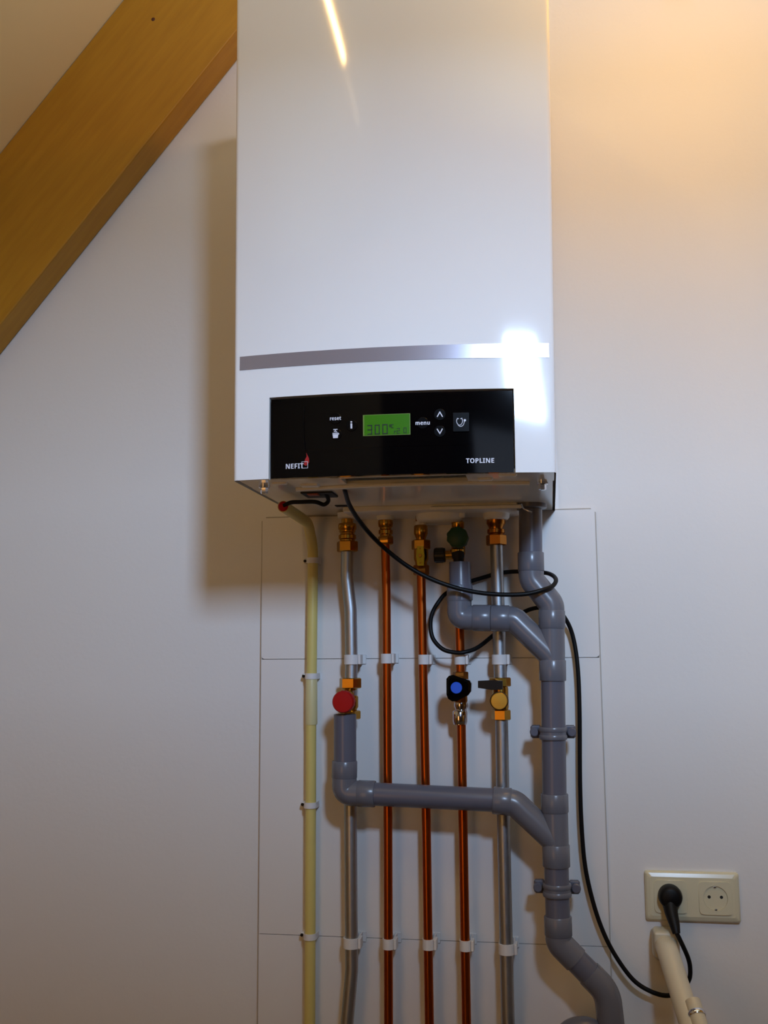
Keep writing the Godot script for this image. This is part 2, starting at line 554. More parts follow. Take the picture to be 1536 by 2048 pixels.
	mb = strokes([ear, tb, [Vector2(-0.0054, 0.002), Vector2(-0.0042, 0.0052), Vector2(-0.0026, 0.0046)], [Vector2(0.003, 0.002), Vector2(0.0022, 0.0052), Vector2(0.0006, 0.0046)]], 0.00048)
	mb.lathe(V(0.0062, 0.0022, 0), V(0, 0, 1), [Vector2(0.0005, 0.0017), Vector2(0.0005, 0)], 16)
	print_at("stethoscope_mark", mb, 0.3318, 0.0725, 0.0018, M.print, cp)
	# maker's mark: letters, a small square and a red flame
	lettering("NEFIT", 0.0923, 0.0178, -0.0013, 0.0072, M.print, cp, 0.98)
	print_at("square_mark", strokes([[Vector2(-0.0044, -0.0046), Vector2(0.0044, -0.0046), Vector2(0.0044, 0.0046), Vector2(-0.0044, 0.0046), Vector2(-0.0044, -0.0046)]], 0.0003), 0.1077, 0.019, -0.0012, M.print, cp)
	mb = MB.new()
	mb.prism(PackedVector2Array([Vector2(-0.0034, -0.004), Vector2(0.0002, -0.006), Vector2(0.0048, -0.001), Vector2(0.0046, 0.0045), Vector2(0.0006, 0.0130), Vector2(0.0012, 0.0075), Vector2(-0.0012, 0.0035)]), 0, 0.0004)
	print_at("flame_mark", mb, 0.1095, 0.0235, -0.0013, M.red_print, cp)
	lettering("TOPLINE", 0.3582, 0.0180, -0.0013, 0.0066, M.print, cp, 1.04)

	lean = 0.0
	# --- underside
	mb = MB.new()
	mb.box(V(0.231, 0.004, 0.17), V(0.455, 0.006, 0.33), 0.001)
	mb.box(V(0.08, 0.004, 0.373), V(0.15, 0.006, 0.08), 0.001)
	mb.box(V(0.398, 0.004, 0.373), V(0.125, 0.006, 0.08), 0.001)
	mb.box(V(0.24, 0.004, 0.343), V(0.2, 0.006, 0.02), 0.001)
	mb.box(V(0.24, 0.004, 0.409), V(0.2, 0.006, 0.008), 0.001)
	part("base_plate", mb, M.under, t, "glossy pale underside", true)
	mb = MB.new()
	mb.box(V(0.245, 0.02, 0.38), V(0.19, 0.02, 0.055), 0.002)
	part("slot_recess", mb, M.dark, t, "dark slot under the control panel", true)
	mb = MB.new()
	var bar: Array = []
	for k in 17:
		var s := k / 16.0
		bar.append(V(lerpf(0.072, 0.424, s), -0.0005, 0.331 + 0.02 * sin(PI * s)))
	mb.tube(bar, 0.0036, 10)
	mb.box(V(0.1, 0.0005, 0.36), V(0.028, 0.006, 0.016), 0.002)
	mb.box(V(0.362, 0.0005, 0.372), V(0.022, 0.006, 0.012), 0.002)
	mb.box(V(0.395, 0.0005, 0.399), V(0.026, 0.005, 0.008), 0.002)
	mb.box(V(0.06, 0.0005, 0.385), V(0.024, 0.005, 0.008), 0.002)
	part("flap_edge", mb, M.lip, t, "pale curved lip of the lower flap", true)
	mb = MB.new()
	mb.box(V(0.094, 0.0, 0.268), V(0.05, 0.004, 0.05), 0.001)
	var hole := part("cable_opening", mb, M.dark, t, "", true)
	mb = MB.new()
	mb.box(V(0.088, -0.002, 0.285), V(0.018, 0.004, 0.014), 0.001)
	part("connector", mb, M.orange, hole, "", true)
	mb = MB.new()
	mb.box(V(0.103, 0.0008, 0.13), V(0.024, 0.003, 0.016), 0.001)
	part("vent_slot", mb, M.dark, t, "", true)
	for sx in [[0.03, 0.36], [0.443, 0.325]]:
		mb = MB.new()
		mb.drum(V(sx[0], 0.002, sx[1]), V(0, -1, 0), 0.0, 0.005, 0.0085, 20, 0.001)
		mb.drum(V(sx[0], 0.002, sx[1]), V(0, -1, 0), 0.004, 0.013, 0.0058, 6, 0.001, true)
		part("screw", mb, M.chrome, t, "", true)
	# connection rail and its collars over the pipes
	mb = MB.new()
	mb.box(V(0.25, -0.003, 0.06), V(0.30, 0.012, 0.11), 0.003)
	mb.box(V(0.33, -0.006, 0.118), V(0.155, 0.007, 0.006), 0.002)
	part("connection_rail", mb, M.lip, t, "", true)
	for c in [[0.0965, 0.017, 0.006], [0.165, 0.0155, 0.010], [0.262, 0.041, 0.017], [0.361, 0.023, 0.014]]:
		mb = MB.new()
		mb.lathe(V(c[0], -0.006, 0.055), V(0, -1, 0), [Vector2(-0.004, c[1] * 1.04), Vector2(c[2] * 0.7, c[1]), Vector2(c[2], c[1] * 0.86), Vector2(c[2], 0)], 36)
		part("collar", mb, M.lip, t, "", true)
	mb = MB.new()
	mb.drum(V(0.302, -0.006, 0.07), V(0, -1, 0), 0, 0.011, 0.0065, 16, 0.002)
	part("drain_plug", mb, M.lip, t, "", true)
	mb = MB.new()
	mb.lathe(V(0.421, 0.0, 0.092), V(0, -1, 0), [Vector2(-0.004, 0.027), Vector2(0.006, 0.027), Vector2(0.008, 0.024), Vector2(0.008, 0.0)], 32)
	part("drain_collar", mb, M.pvc, t, "dark collar where the grey drain leaves", true)
	mb = MB.new()
	mb.tube(curve([V(0.407, -0.004, 0.13), V(0.41, -0.012, 0.135), V(0.417, -0.016, 0.137), V(0.424, -0.019, 0.137)]), 0.0014, 8)
	part("spring_wire", mb, M.chrome, t, "", true)


# ------------------------------------------------------------------ pipes
func hexnut(mb: MB, o: Vector3, axis: Vector3, t0: float, t1: float, r: float, spin := 0.3) -> void:
	mb.lathe(o, axis, [Vector2(t0, 0), Vector2(t0, r * 0.9), Vector2(t0 + 0.0015, r), Vector2(t1 - 0.0015, r), Vector2(t1, r * 0.9), Vector2(t1, 0)], 6, true, spin)


const DOWN := Vector3(0, -1, 0)
const ZP := 0.05

func pipes() -> void:
	var mb: MB
	# left steel pipe
	var t := thing("steel_pipe", "galvanised steel pipe running down behind the red-capped valve", "pipe", V(-0.2, 0.68, ZP))
	mb = MB.new()
	mb.tube(bend([V(-0.2025, 1.535, ZP), V(-0.2032, 1.478, ZP), V(-0.1966, 1.420, ZP), V(-0.1953, 1.333, ZP), V(-0.1985, 1.2, ZP), V(-0.1963, 0.815, ZP), V(-0.204, 0.735, ZP), V(-0.206, 0.69, ZP)], 0.12), 0.011, 24)
	part("tube", mb, M.steel, t)
	mb = MB.new()
	var o := V(-0.2022, 1.588, ZP)
	mb.lathe(o, DOWN, [Vector2(0, 0), Vector2(0, 0.0105), Vector2(0.013, 0.0105), Vector2(0.014, 0.0152), Vector2(0.016, 0.0162), Vector2(0.024, 0.0162), Vector2(0.026, 0.0145), Vector2(0.029, 0.0145), Vector2(0.031, 0.0125), Vector2(0.033, 0.0125), Vector2(0.035, 0.0158), Vector2(0.041, 0.0158), Vector2(0.043, 0.0135), Vector2(0.048, 0.0135), Vector2(0.048, 0)], 32)
	hexnut(mb, o, DOWN, 0.0455, 0.0645, 0.0192, 0.06)
	part("compression_fitting", mb, M.brass, t)
	# first copper pipe
	t = thing("copper_pipe", "copper pipe without a valve, second pipe from the steel pipe side, next to it", "pipe", V(-0.133, 0.68, ZP))
	t.set_meta("label", "plain copper pipe without any valve, between the left steel pipe and yellow-lever pipe")
	mb = MB.new()
	mb.tube([V(-0.134, 1.56, ZP), V(-0.1325, 1.45, ZP), V(-0.1325, 1.07, ZP), V(-0.1342, 0.69, ZP)], 0.0076, 24)
	part("tube", mb, M.copper, t)
	mb = MB.new()
	o = V(-0.1332, 1.588, ZP)
	mb.lathe(o, DOWN, [Vector2(0, 0), Vector2(0, 0.0085), Vector2(0.006, 0.0085), Vector2(0.007, 0.0125), Vector2(0.016, 0.0132), Vector2(0.021, 0.0125), Vector2(0.023, 0.0102), Vector2(0.026, 0.0102), Vector2(0.028, 0.0128), Vector2(0.034, 0.0128), Vector2(0.036, 0.0105), Vector2(0.04, 0.0105), Vector2(0.04, 0)], 28)
	hexnut(mb, o, DOWN, 0.038, 0.053, 0.0138, 0.1)
	part("compression_fitting", mb, M.brass, t)
	# gas pipe
	t = thing("copper_pipe", "copper pipe that carries the small yellow lever valve at its top", "pipe", V(-0.067, 0.68, ZP))
	mb = MB.new()
	mb.tube([V(-0.0706, 1.50, ZP), V(-0.07, 1.41, ZP), V(-0.0667, 1.071, ZP), V(-0.0655, 0.69, ZP)], 0.0077, 24)
	part("tube", mb, M.copper, t)
	mb = MB.new()
	mb.drum(V(-0.0706, 1.59, ZP), DOWN, 0, 0.02, 0.0085, 20)
	part("stub", mb, M.copper, t)
	# third copper pipe (cold feed)
	t = thing("copper_pipe", "copper pipe with the black and blue stop valve, partly behind grey pipe", "pipe", V(-0.0045, 0.68, ZP))
	mb = MB.new()
	mb.tube([V(-0.005, 1.50, ZP), V(-0.0044, 1.357, ZP), V(-0.0042, 1.30, ZP)], 0.0077, 24)
	mb.tube([V(-0.0044, 1.235, ZP), V(-0.0042, 1.064, ZP), V(-0.004, 0.69, ZP)], 0.0077, 24)
	part("tube", mb, M.copper, t)
	# right steel pipe
	t = thing("steel_pipe", "galvanised steel pipe with the black-levered valve, right of the copper pipes", "pipe", V(0.063, 0.68, ZP))
	mb = MB.new()
	mb.tube([V(0.0618, 1.54, ZP), V(0.0627, 1.42, ZP), V(0.064, 1.295, ZP)], 0.011, 24)
	mb.tube([V(0.0644, 1.238, ZP), V(0.0638, 1.10, ZP), V(0.0642, 0.69, ZP)], 0.011, 24)
	part("tube", mb, M.steel, t)
	mb = MB.new()
	o = V(0.062, 1.585, ZP)
	mb.lathe(o, DOWN, [Vector2(0, 0), Vector2(0, 0.0155), Vector2(0.002, 0.0165), Vector2(0.018, 0.0165), Vector2(0.02, 0.015), Vector2(0.025, 0.0125), Vector2(0.0275, 0.0125), Vector2(0.0285, 0.0155), Vector2(0.0345, 0.0155), Vector2(0.0365, 0.013), Vector2(0.0385, 0.013), Vector2(0.0385, 0)], 32)
	hexnut(mb, o, DOWN, 0.0375, 0.056, 0.0178, 0.1)
	part("compression_fitting", mb, M.bronze, t)


func valves() -> void:
	var mb: MB
	# red-capped drain valve on the left steel pipe
	var t := thing("drain_valve", "brass valve with a round red cap above the open grey pipe", "valve", V(-0.197, 1.265, ZP))
	mb = MB.new()
	var o := V(-0.1975, 1.302, ZP)
	mb.lathe(o, DOWN, [Vector2(0.016, 0.013), Vector2(0.022, 0.0115), Vector2(0.03, 0.0115), Vector2(0.033, 0.014), Vector2(0.05, 0.014), Vector2(0.054, 0.0115), Vector2(0.06, 0.0115)], 28)
	mb.drum(V(-0.1972, 1.264, 0.05), V(0, 0, 1), 0, 0.056, 0.0105, 24)
	part("body", mb, M.brass, t)
	mb = MB.new()
	hexnut(mb, o, DOWN, 0.0, 0.018, 0.0198, 0.08)
	part("nut", mb, M.brass, t)
	mb = MB.new()
	hexnut(mb, o, DOWN, 0.056, 0.071, 0.0178, -0.1)
	part("nut", mb, M.brass, t)
	mb = MB.new()
	mb.lathe(V(-0.1963, 1.2641, 0.102), V(0, 0, 1), [Vector2(0, 0), Vector2(0, 0.0172), Vector2(0.004, 0.0182), Vector2(0.02, 0.0182), Vector2(0.0228, 0.0165), Vector2(0.0232, 0.0), ], 40)
	for k in 18:
		var a := TAU * k / 18
		mb.box(V(-0.1963 + cos(a) * 0.018, 1.2641 + sin(a) * 0.018, 0.111), V(0.0016, 0.0016, 0.014), 0.0006)
	part("cap", mb, M.red, t, "round red plastic cap")
	# gas valve
	t = thing("gas_valve", "small brass gas valve with an upright yellow lever", "valve", V(-0.07, 1.53, ZP))
	mb = MB.new()
	o = V(-0.0702, 1.5675, ZP)
	mb.lathe(o, DOWN, [Vector2(0, 0), Vector2(0, 0.0108), Vector2(0.002, 0.0122), Vector2(0.015, 0.0122), Vector2(0.019, 0.0105), Vector2(0.024, 0.0085), Vector2(0.028, 0.0085), Vector2(0.028, 0.0125), Vector2(0.06, 0.0128), Vector2(0.066, 0.0105), Vector2(0.071, 0.0105), Vector2(0.071, 0)], 28)
	mb.drum(V(-0.068, 1.511, 0.05), V(0, 0, 1), 0, 0.026, 0.0065, 20)
	part("body", mb, M.brass, t)
	mb = MB.new()
	hexnut(mb, o, DOWN, 0.026, 0.043, 0.0168, 0.1)
	part("nut", mb, M.brass, t)
	mb = MB.new()
	hexnut(mb, o, DOWN, 0.07, 0.088, 0.0138, -0.1)
	part("nut", mb, M.bronze, t)
	mb = MB.new()
	mb.drum(V(-0.0705, 1.5745, ZP), DOWN, 0, 0.0075, 0.0112, 24, 0.001)
	part("seal_ring", mb, M.clip, t, "white sealing ring")
	mb = MB.new()
	mb.prism(PackedVector2Array([Vector2(-0.0725, 1.5275), Vector2(-0.0625, 1.5275), Vector2(-0.0608, 1.511), Vector2(-0.0622, 1.494), Vector2(-0.0728, 1.494), Vector2(-0.0748, 1.511)]), 0.076, 0.082)
	var lv := part("lever", mb, M.yellow, t, "flat yellow lever")
	mb = MB.new()
	mb.drum(V(-0.0677, 1.511, 0.081), V(0, 0, 1), 0, 0.003, 0.0034, 6, 0.0006, true)
	for y in [1.5235, 1.4985]:
		mb.drum(V(-0.0677, y, 0.081), V(0, 0, 1), 0, 0.0016, 0.0013, 10, 0.0003)
	part("screw", mb, M.brass, lv)
	# relief valve with green knob
	t = thing("relief_valve", "relief valve with a green knob and black side cap", "valve", V(-0.005, 1.53, ZP))
	mb = MB.new()
	o = V(-0.0045, 1.578, ZP)
	mb.lathe(o, DOWN, [Vector2(0, 0), Vector2(0, 0.0085), Vector2(0.005, 0.0085), Vector2(0.007, 0.0112), Vector2(0.017, 0.0112), Vector2(0.019, 0.0095), Vector2(0.024, 0.0115), Vector2(0.06, 0.0122), Vector2(0.066, 0.0105), Vector2(0.08, 0.0095), Vector2(0.08, 0)], 28)
	mb.drum(V(-0.002, 1.538, 0.05), V(0, 0, 1), 0, 0.042, 0.0105, 24)
	mb.drum(V(-0.004, 1.513, 0.062), V(-1, 0, 0), 0, 0.026, 0.0075, 20)
	part("body", mb, M.brass, t)
	mb = MB.new()
	mb.drum(V(-0.0035, 1.521, 0.078), DOWN, 0, 0.006, 0.0125, 24, 0.001)
	part("ring", mb, M.brass, t)
	mb = MB.new()
	mb.lathe(V(-0.0035, 1.52, 0.078), V(0.12, -1, 0.33), [Vector2(0, 0), Vector2(0, 0.0115), Vector2(0.014, 0.0105), Vector2(0.017, 0.0085), Vector2(0.034, 0.0078), Vector2(0.034, 0)], 24)
	part("spout", mb, M.dark, t, "dark drain spout")
	mb = MB.new()
	mb.drum(V(-0.026, 1.5128, 0.062), V(-1, 0, 0), 0, 0.0195, 0.0128, 30, 0.0012)
	for k in 20:
		var a := TAU * k / 20
		mb.box(V(-0.0365, 1.5128 + cos(a) * 0.0127, 0.062 + sin(a) * 0.0127), V(0.013, 0.0013, 0.0013), 0.0005)
	part("side_cap", mb, M.black_soft, t, "ribbed black side cap")
	mb = MB.new()
	var sc := PackedVector2Array()
	for k in 72:
		var a := TAU * k / 72
		var r := 0.0176 + 0.0009 * cos(a * 9.0)
		sc.append(Vector2(-0.001 + cos(a) * r, 1.5388 + sin(a) * r))
	mb.prism(sc, 0.088, 0.110, true)
	mb.lathe(V(-0.001, 1.5388, 0.110), V(0, 0, 1), [Vector2(0, 0.017), Vector2(0.0025, 0.014), Vector2(0.003, 0)], 32)
	part("knob", mb, M.green, t, "dark green scalloped knob")
	# stop valve: black three-sided handle with blue disc
	t = thing("stop_valve", "stop valve with a three-sided black handle and blue disc", "valve", V(-0.005, 1.27, ZP))
	mb = MB.new()
	o = V(-0.0045, 1.312, ZP)
	hexnut(mb, o, DOWN, 0.0, 0.016, 0.0138, 0.05)
	mb.lathe(o, DOWN, [Vector2(0.014, 0.0105), Vector2(0.05, 0.0115), Vector2(0.054, 0.009), Vector2(0.066, 0.0085), Vector2(0.068, 0.0105), Vector2(0.072, 0.0105)], 24)
	mb.drum(V(-0.0055, 1.288, 0.05), V(0, 0, 1), 0, 0.04, 0.0095, 24)
	part("body", mb, M.bronze, t)
	mb = MB.new()
	mb.lathe(o, DOWN, [Vector2(0.052, 0.0), Vector2(0.052, 0.0115), Vector2(0.058, 0.0125), Vector2(0.064, 0.0095), Vector2(0.066, 0.0095)], 24)
	mb.lathe(V(-0.0063, 1.2465, 0.052), DOWN, [Vector2(0, 0), Vector2(0, 0.0112), Vector2(0.002, 0.0127), Vector2(0.019, 0.0127), Vector2(0.022, 0.0112), Vector2(0.0235, 0.0112), Vector2(0.0235, 0)], 28)
	part("chrome_nut", mb, M.chrome, t, "bright chrome nut under the handle")
	mb = MB.new()
	var hp := PackedVector2Array()
	var cor := [Vector2(-0.0235, 1.3015), Vector2(-0.0195, 1.3062), Vector2(-0.0125, 1.3082), Vector2(0.0155, 1.2985), Vector2(0.0182, 1.2935), Vector2(0.0175, 1.2808), Vector2(0.0125, 1.2742), Vector2(-0.0075, 1.2645), Vector2(-0.0145, 1.2642), Vector2(-0.0215, 1.2690), Vector2(-0.0238, 1.2760)]
	for p in cor: hp.append(p)
	mb.prism(hp, 0.088, 0.104, true)
	var ci := Vector2(-0.005, 1.2868)
	for i in cor.size():
		var a: Vector2 = cor[i]
		var b: Vector2 = cor[(i + 1) % cor.size()]
		var a2 := ci + (a - ci) * 0.8
		var b2 := ci + (b - ci) * 0.8
		var m := V(((a + b) / 2 - ci).x, ((a + b) / 2 - ci).y, 0).normalized() * 0.6 + V(0, 0, 0.8)
		mb.face(V(a.x, a.y, 0.104), V(b.x, b.y, 0.104), V(b2.x, b2.y, 0.1085), V(a2.x, a2.y, 0.1085), m)
		mb.tri(V(ci.x, ci.y, 0.1085), V(a2.x, a2.y, 0.1085), V(b2.x, b2.y, 0.1085), V(0, 0, 1), V(0, 0, 1), V(0, 0, 1))
	part("handle", mb, M.black, t, "glossy black three-sided handle")
	mb = MB.new()
	mb.drum(V(-0.0066, 1.2868, 0.108), V(0, 0, 1), 0, 0.0018, 0.0096, 32, 0.0006)
	part("disc", mb, M.blue, t, "bright blue disc")
	# ball valve on the right steel pipe
	t = thing("ball_valve", "brass valve with a short black lever and round brass cap", "valve", V(0.063, 1.265, ZP))
	mb = MB.new()
	o = V(0.0635, 1.302, ZP)
	mb.lathe(o, DOWN, [Vector2(0.013, 0.0125), Vector2(0.02, 0.0135), Vector2(0.05, 0.0135), Vector2(0.056, 0.012)], 28)
	mb.drum(V(0.057, 1.291, 0.05), V(0, 0, 1), 0, 0.04, 0.0085, 20)
	mb.drum(V(0.0634, 1.265, 0.05), V(0, 0, 1), 0, 0.046, 0.0125, 24)
	part("body", mb, M.brass, t)
	mb = MB.new()
	hexnut(mb, o, DOWN, 0.0, 0.0155, 0.018, -0.1)
	part("nut", mb, M.brass, t)
	mb = MB.new()
	hexnut(mb, o, DOWN, 0.054, 0.0715, 0.0165, 0.1)
	part("nut", mb, M.brass, t)
	mb = MB.new()
	mb.prism(PackedVector2Array([Vector2(0.0288, 1.2978), Vector2(0.0515, 1.2988), Vector2(0.0695, 1.2975), Vector2(0.0695, 1.2835), Vector2(0.0515, 1.2828), Vector2(0.0286, 1.2862)]), 0.088, 0.099)
	part("lever", mb, M.black_soft, t, "short black lever")
	mb = MB.new()
	mb.drum(V(0.0634, 1.265, 0.094), V(0, 0, 1), 0, 0.008, 0.0152, 36, 0.0012)
	var rim := part("cap", mb, M.dark, t)
	mb = MB.new()
	mb.lathe(V(0.0636, 1.265, 0.1015), V(0, 0, 1), [Vector2(0, 0), Vector2(0, 0.0142), Vector2(0.003, 0.0142), Vector2(0.0042, 0.013), Vector2(0.0044, 0.0)], 40)
	part("cap_face", mb, M.brass_bright, rim, "bright brass face")


const ZG := 0.092
const RP := 0.0196
const RC := 0.0221

func sleeve(a: Vector3, b: Vector3, r := RC) -> MB:
	var mb := MB.new()
	var l := (b - a).length()
	mb.lathe(a, b - a, [Vector2(0, RP - 0.002), Vector2(0, r - 0.0008), Vector2(0.0012, r), Vector2(l - 0.0012, r), Vector2(l, r - 0.0008), Vector2(l, RP - 0.002)], 40)
	return mb


func straight(a: Vector3, b: Vector3, r := RP) -> MB:
	var mb := MB.new()
	mb.tube([a, b], r, 36)
	return mb


func drain() -> void:
	var t := thing("drain_pipe", "grey plastic drain pipe with two branches joining its tall stack", "pipe", V(0.15, 0.68, ZG))
	var z := ZG
	var mb: MB
	# the stack from the boiler down
	part("pipe", straight(V(0.123, 1.592, z), V(0.1212, 1.505, z)), M.pvc, t)
	part("socket", sleeve(V(0.1214, 1.5115, z), V(0.1212, 1.4795, z)), M.pvc_fit, t)
	mb = MB.new()
	mb.tube(bend([V(0.1212, 1.482, z), V(0.1215, 1.4655, z), V(0.1538, 1.4235, z), V(0.1537, 1.407, z)], [0.03, 0.03], 12), 0.0212, 36)
	part("elbow", mb, M.pvc_fit, t)
	part("socket", sleeve(V(0.1537, 1.4135, z), V(0.1533, 1.3835, z)), M.pvc_fit, t)
	# upper wye
	mb = MB.new()
	mb.tube([V(0.1534, 1.39, z), V(0.1524, 1.325, z)], 0.0208, 36)
	mb.tube(bend([V(0.077, 1.401, z), V(0.0905, 1.4005, z), V(0.1515, 1.338, z)], 0.035, 12), 0.0208, 36)
	part("branch_fitting", mb, M.pvc_fit, t)
	part("socket", sleeve(V(0.1525, 1.3315, z), V(0.152, 1.2975, z)), M.pvc_fit, t)
	part("pipe", straight(V(0.1522, 1.302, z), V(0.1497, 1.11, z)), M.pvc, t)
	part("socket", sleeve(V(0.1498, 1.1155, z), V(0.1496, 1.086, z)), M.pvc_fit, t)
	# lower wye
	mb = MB.new()
	mb.tube([V(0.1497, 1.09, z), V(0.1496, 1.03, z)], 0.0208, 36)
	mb.tube(bend([V(0.066, 1.1018, z), V(0.0835, 1.101, z), V(0.149, 1.040, z)], 0.035, 12), 0.0208, 36)
	part("branch_fitting", mb, M.pvc_fit, t)
	part("socket", sleeve(V(0.1496, 1.0355, z), V(0.1495, 1.0005, z)), M.pvc_fit, t)
	part("pipe", straight(V(0.1495, 1.004, z), V(0.1495, 0.92, z)), M.pvc, t)
	part("socket", sleeve(V(0.1495, 0.924, z), V(0.1497, 0.894, z)), M.pvc_fit, t)
	mb = MB.new()
	mb.tube(bend([V(0.1497, 0.9, z), V(0.1500, 0.883, z), V(0.176, 0.8575, z)], 0.03, 12), 0.0212, 36)
	part("elbow", mb, M.pvc_fit, t)
	part("pipe", straight(V(0.171, 0.8625, z), V(0.206, 0.828, z)), M.pvc, t)
	mb = MB.new()
	mb.tube(bend([V(0.196, 0.838, z), V(0.2235, 0.811, z), V(0.2275, 0.762, z), V(0.2275, 0.70, z)], [0.05, 0.05], 12), 0.0212, 36)
	part("elbow", mb, M.pvc_fit, t)
	# the bend coming up at the foot
	mb = MB.new()
	mb.tube(bend([V(0.150, 0.66, z + 0.004), V(0.157, 0.75, z + 0.004), V(0.198, 0.757, z + 0.004), V(0.226, 0.70, z)], [0.03, 0.025], 12), 0.0195, 36)
	part("trap_bend", mb, M.pvc, t)
	# upper branch: open cup under the relief valve
	mb = MB.new()
	mb.lathe(V(0.0014, 1.4975, z), DOWN, [Vector2(0.05, 0.0165), Vector2(0, 0.0165), Vector2(0, 0.0184), Vector2(0.035, 0.0187), Vector2(0.04, 0.0208), Vector2(0.065, 0.0208)], 40)
	part("cup", mb, M.pvc, t)
	mb = MB.new()
	mb.tube(bend([V(-0.0002, 1.452, z), V(-0.0012, 1.4035, z), V(0.024, 1.4028, z)], 0.021, 14), 0.0207, 36)
	part("elbow", mb, M.pvc_fit, t)
	part("socket", sleeve(V(0.0, 1.459, z), V(-0.0008, 1.43, z), 0.0212), M.pvc_fit, t)
	part("socket", sleeve(V(0.0215, 1.4028, z), V(0.0518, 1.402, z), 0.0222), M.pvc_fit, t)
	part("socket", sleeve(V(0.0524, 1.402, z), V(0.083, 1.4008, z), 0.0222), M.pvc_fit, t)
	# lower branch: open pipe under the red-capped valve
	mb = MB.new()
	mb.lathe(V(-0.1987, 1.242, z), DOWN, [Vector2(0.06, 0.0172), Vector2(0, 0.0172), Vector2(0, 0.0191), Vector2(0.08, 0.0191)], 40)
	part("cup", mb, M.pvc, t)
	part("socket", sleeve(V(-0.1995, 1.1645, z), V(-0.2, 1.136, z), 0.0216), M.pvc_fit, t)
	mb = MB.new()
	mb.tube(bend([V(-0.2, 1.14, z), V(-0.2, 1.1118, z), V(-0.172, 1.111, z)], 0.021, 14), 0.0210, 36)
	part("elbow", mb, M.pvc_fit, t)
	part("socket", sleeve(V(-0.1765, 1.1113, z), V(-0.1475, 1.1105, z), 0.0218), M.pvc_fit, t)
	part("pipe", straight(V(-0.15, 1.1105, z), V(0.053, 1.1038, z), 0.0190), M.pvc, t)
	part("socket", sleeve(V(0.0495, 1.1038, z), V(0.079, 1.1012, z), 0.0222), M.pvc_fit, t)


func bracket(label: String, c: Vector3) -> void:
	var t := thing("pipe_bracket", label, "pipe bracket", V(c.x, c.y, 0.006), "grey brackets on the drain stack")
	var mb := MB.new()
	for dy in [-0.0062, 0.0062]:
		mb.lathe(c + V(0, dy + 0.004, 0), DOWN, [Vector2(0, 0.0198), Vector2(0, 0.0222), Vector2(0.002, 0.0232), Vector2(0.006, 0.0232), Vector2(0.008, 0.0222), Vector2(0.008, 0.0198)], 40)
	mb.lathe(c + V(0, 0.008, 0), DOWN, [Vector2(0, 0.0198), Vector2(0, 0.0218), Vector2(0.016, 0.0218), Vector2(0.016, 0.0198)], 40)
	part("band", mb, M.pvc_fit, t)
	for s in [-1.0, 1.0]:
		mb = MB.new()
		mb.box(c + V(s * 0.028, 0.001, -0.02), V(0.018, 0.0215, 0.012), 0.003)
		mb.drum(c + V(s * 0.0305, 0.001, -0.018), V(0, 0, 1), 0, 0.013, 0.0075, 20, 0.0015)
		part("lug", mb, M.pvc, t)
	mb = MB.new()
	mb.drum(V(c.x, c.y, 0.006), V(0, 0, 1), 0, c.z - 0.024, 0.009, 20)
	part("stem", mb, M.pvc, t)


func clips() -> void:
	# saddle clips, built once per width and copied
	var big := clip_shape(0.011)
	var small := clip_shape(0.0078)
	var up := "upper"
	var lo := "lower"
	var names := ["left steel pipe", "plain copper pipe without a valve", "yellow-lever copper pipe", "stop-valve copper pipe", "right steel pipe"]
	var rows := [[[-0.1953, 1.3338], [-0.1331, 1.3352], [-0.0673, 1.3331], [-0.0045, 1.3327], [0.063, 1.3324]], [[-0.1972, 0.8594], [-0.1332, 0.8601], [-0.0656, 0.8618], [-0.0035, 0.8622], [0.0645, 0.8594]]]
	for r in 2:
		for i in 5:
			var src: Node3D = big if i in [0, 4] else small
			var o: Node3D = src if not src.is_inside_tree() else src.duplicate()
			o.name = "pipe_clip"
			add_child(o, true)
			o.position = V(rows[r][i][0], rows[r][i][1], 0.006)
			tag(o, "white plastic pipe clip of the %s row, on the %s" % [up if r == 0 else lo, names[i]], "pipe clip", "white saddle clips on the pipes")


func clip_shape(r: float) -> Node3D:
	var o := Node3D.new()
	o.name = "pipe_clip"
	var zc := ZP - 0.006
	var ro := r + 0.0022
	var pl := PackedVector2Array()
	# an arch in the (x, z) plane, swept along y
	pl.append(Vector2(-ro, 0.004))
	for k in 17:
		var a := PI - PI * k / 16
		pl.append(Vector2(cos(a) * ro, zc + sin(a) * ro))
	pl.append(Vector2(ro, 0.004))
	pl.append(Vector2(r + 0.0002, 0.004))
	for k in 17:
		var a := PI * k / 16
		pl.append(Vector2(cos(a) * (r + 0.0002), zc + sin(a) * (r + 0.0002)))
	pl.append(Vector2(-r - 0.0002, 0.004))
	var mb := MB.new()
	mb.xf = Transform3D(Basis(V(1, 0, 0), V(0, 0, 1), V(0, -1, 0)), Vector3.ZERO)
	mb.prism(pl, -0.0083, 0.0083, true)
	part("saddle", mb, M.clip, o, "", true)
	mb = MB.new()
	mb.box(V(0.002, 0, 0.0028), V(2 * ro + 0.008, 0.0175, 0.0055), 0.001)
	mb.box(V(0, 0, (zc - r) / 2), V(r * 1.1, 0.014, zc - r - 0.0005), 0.001)
	part("base", mb, M.clip, o, "", true)
	mb = MB.new()
	mb.box(V(ro + 0.0018, 0, zc - 0.004), V(0.0052, 0.0172, 0.022), 0.0012)
	part("latch", mb, M.clip, o, "", true)
	return o


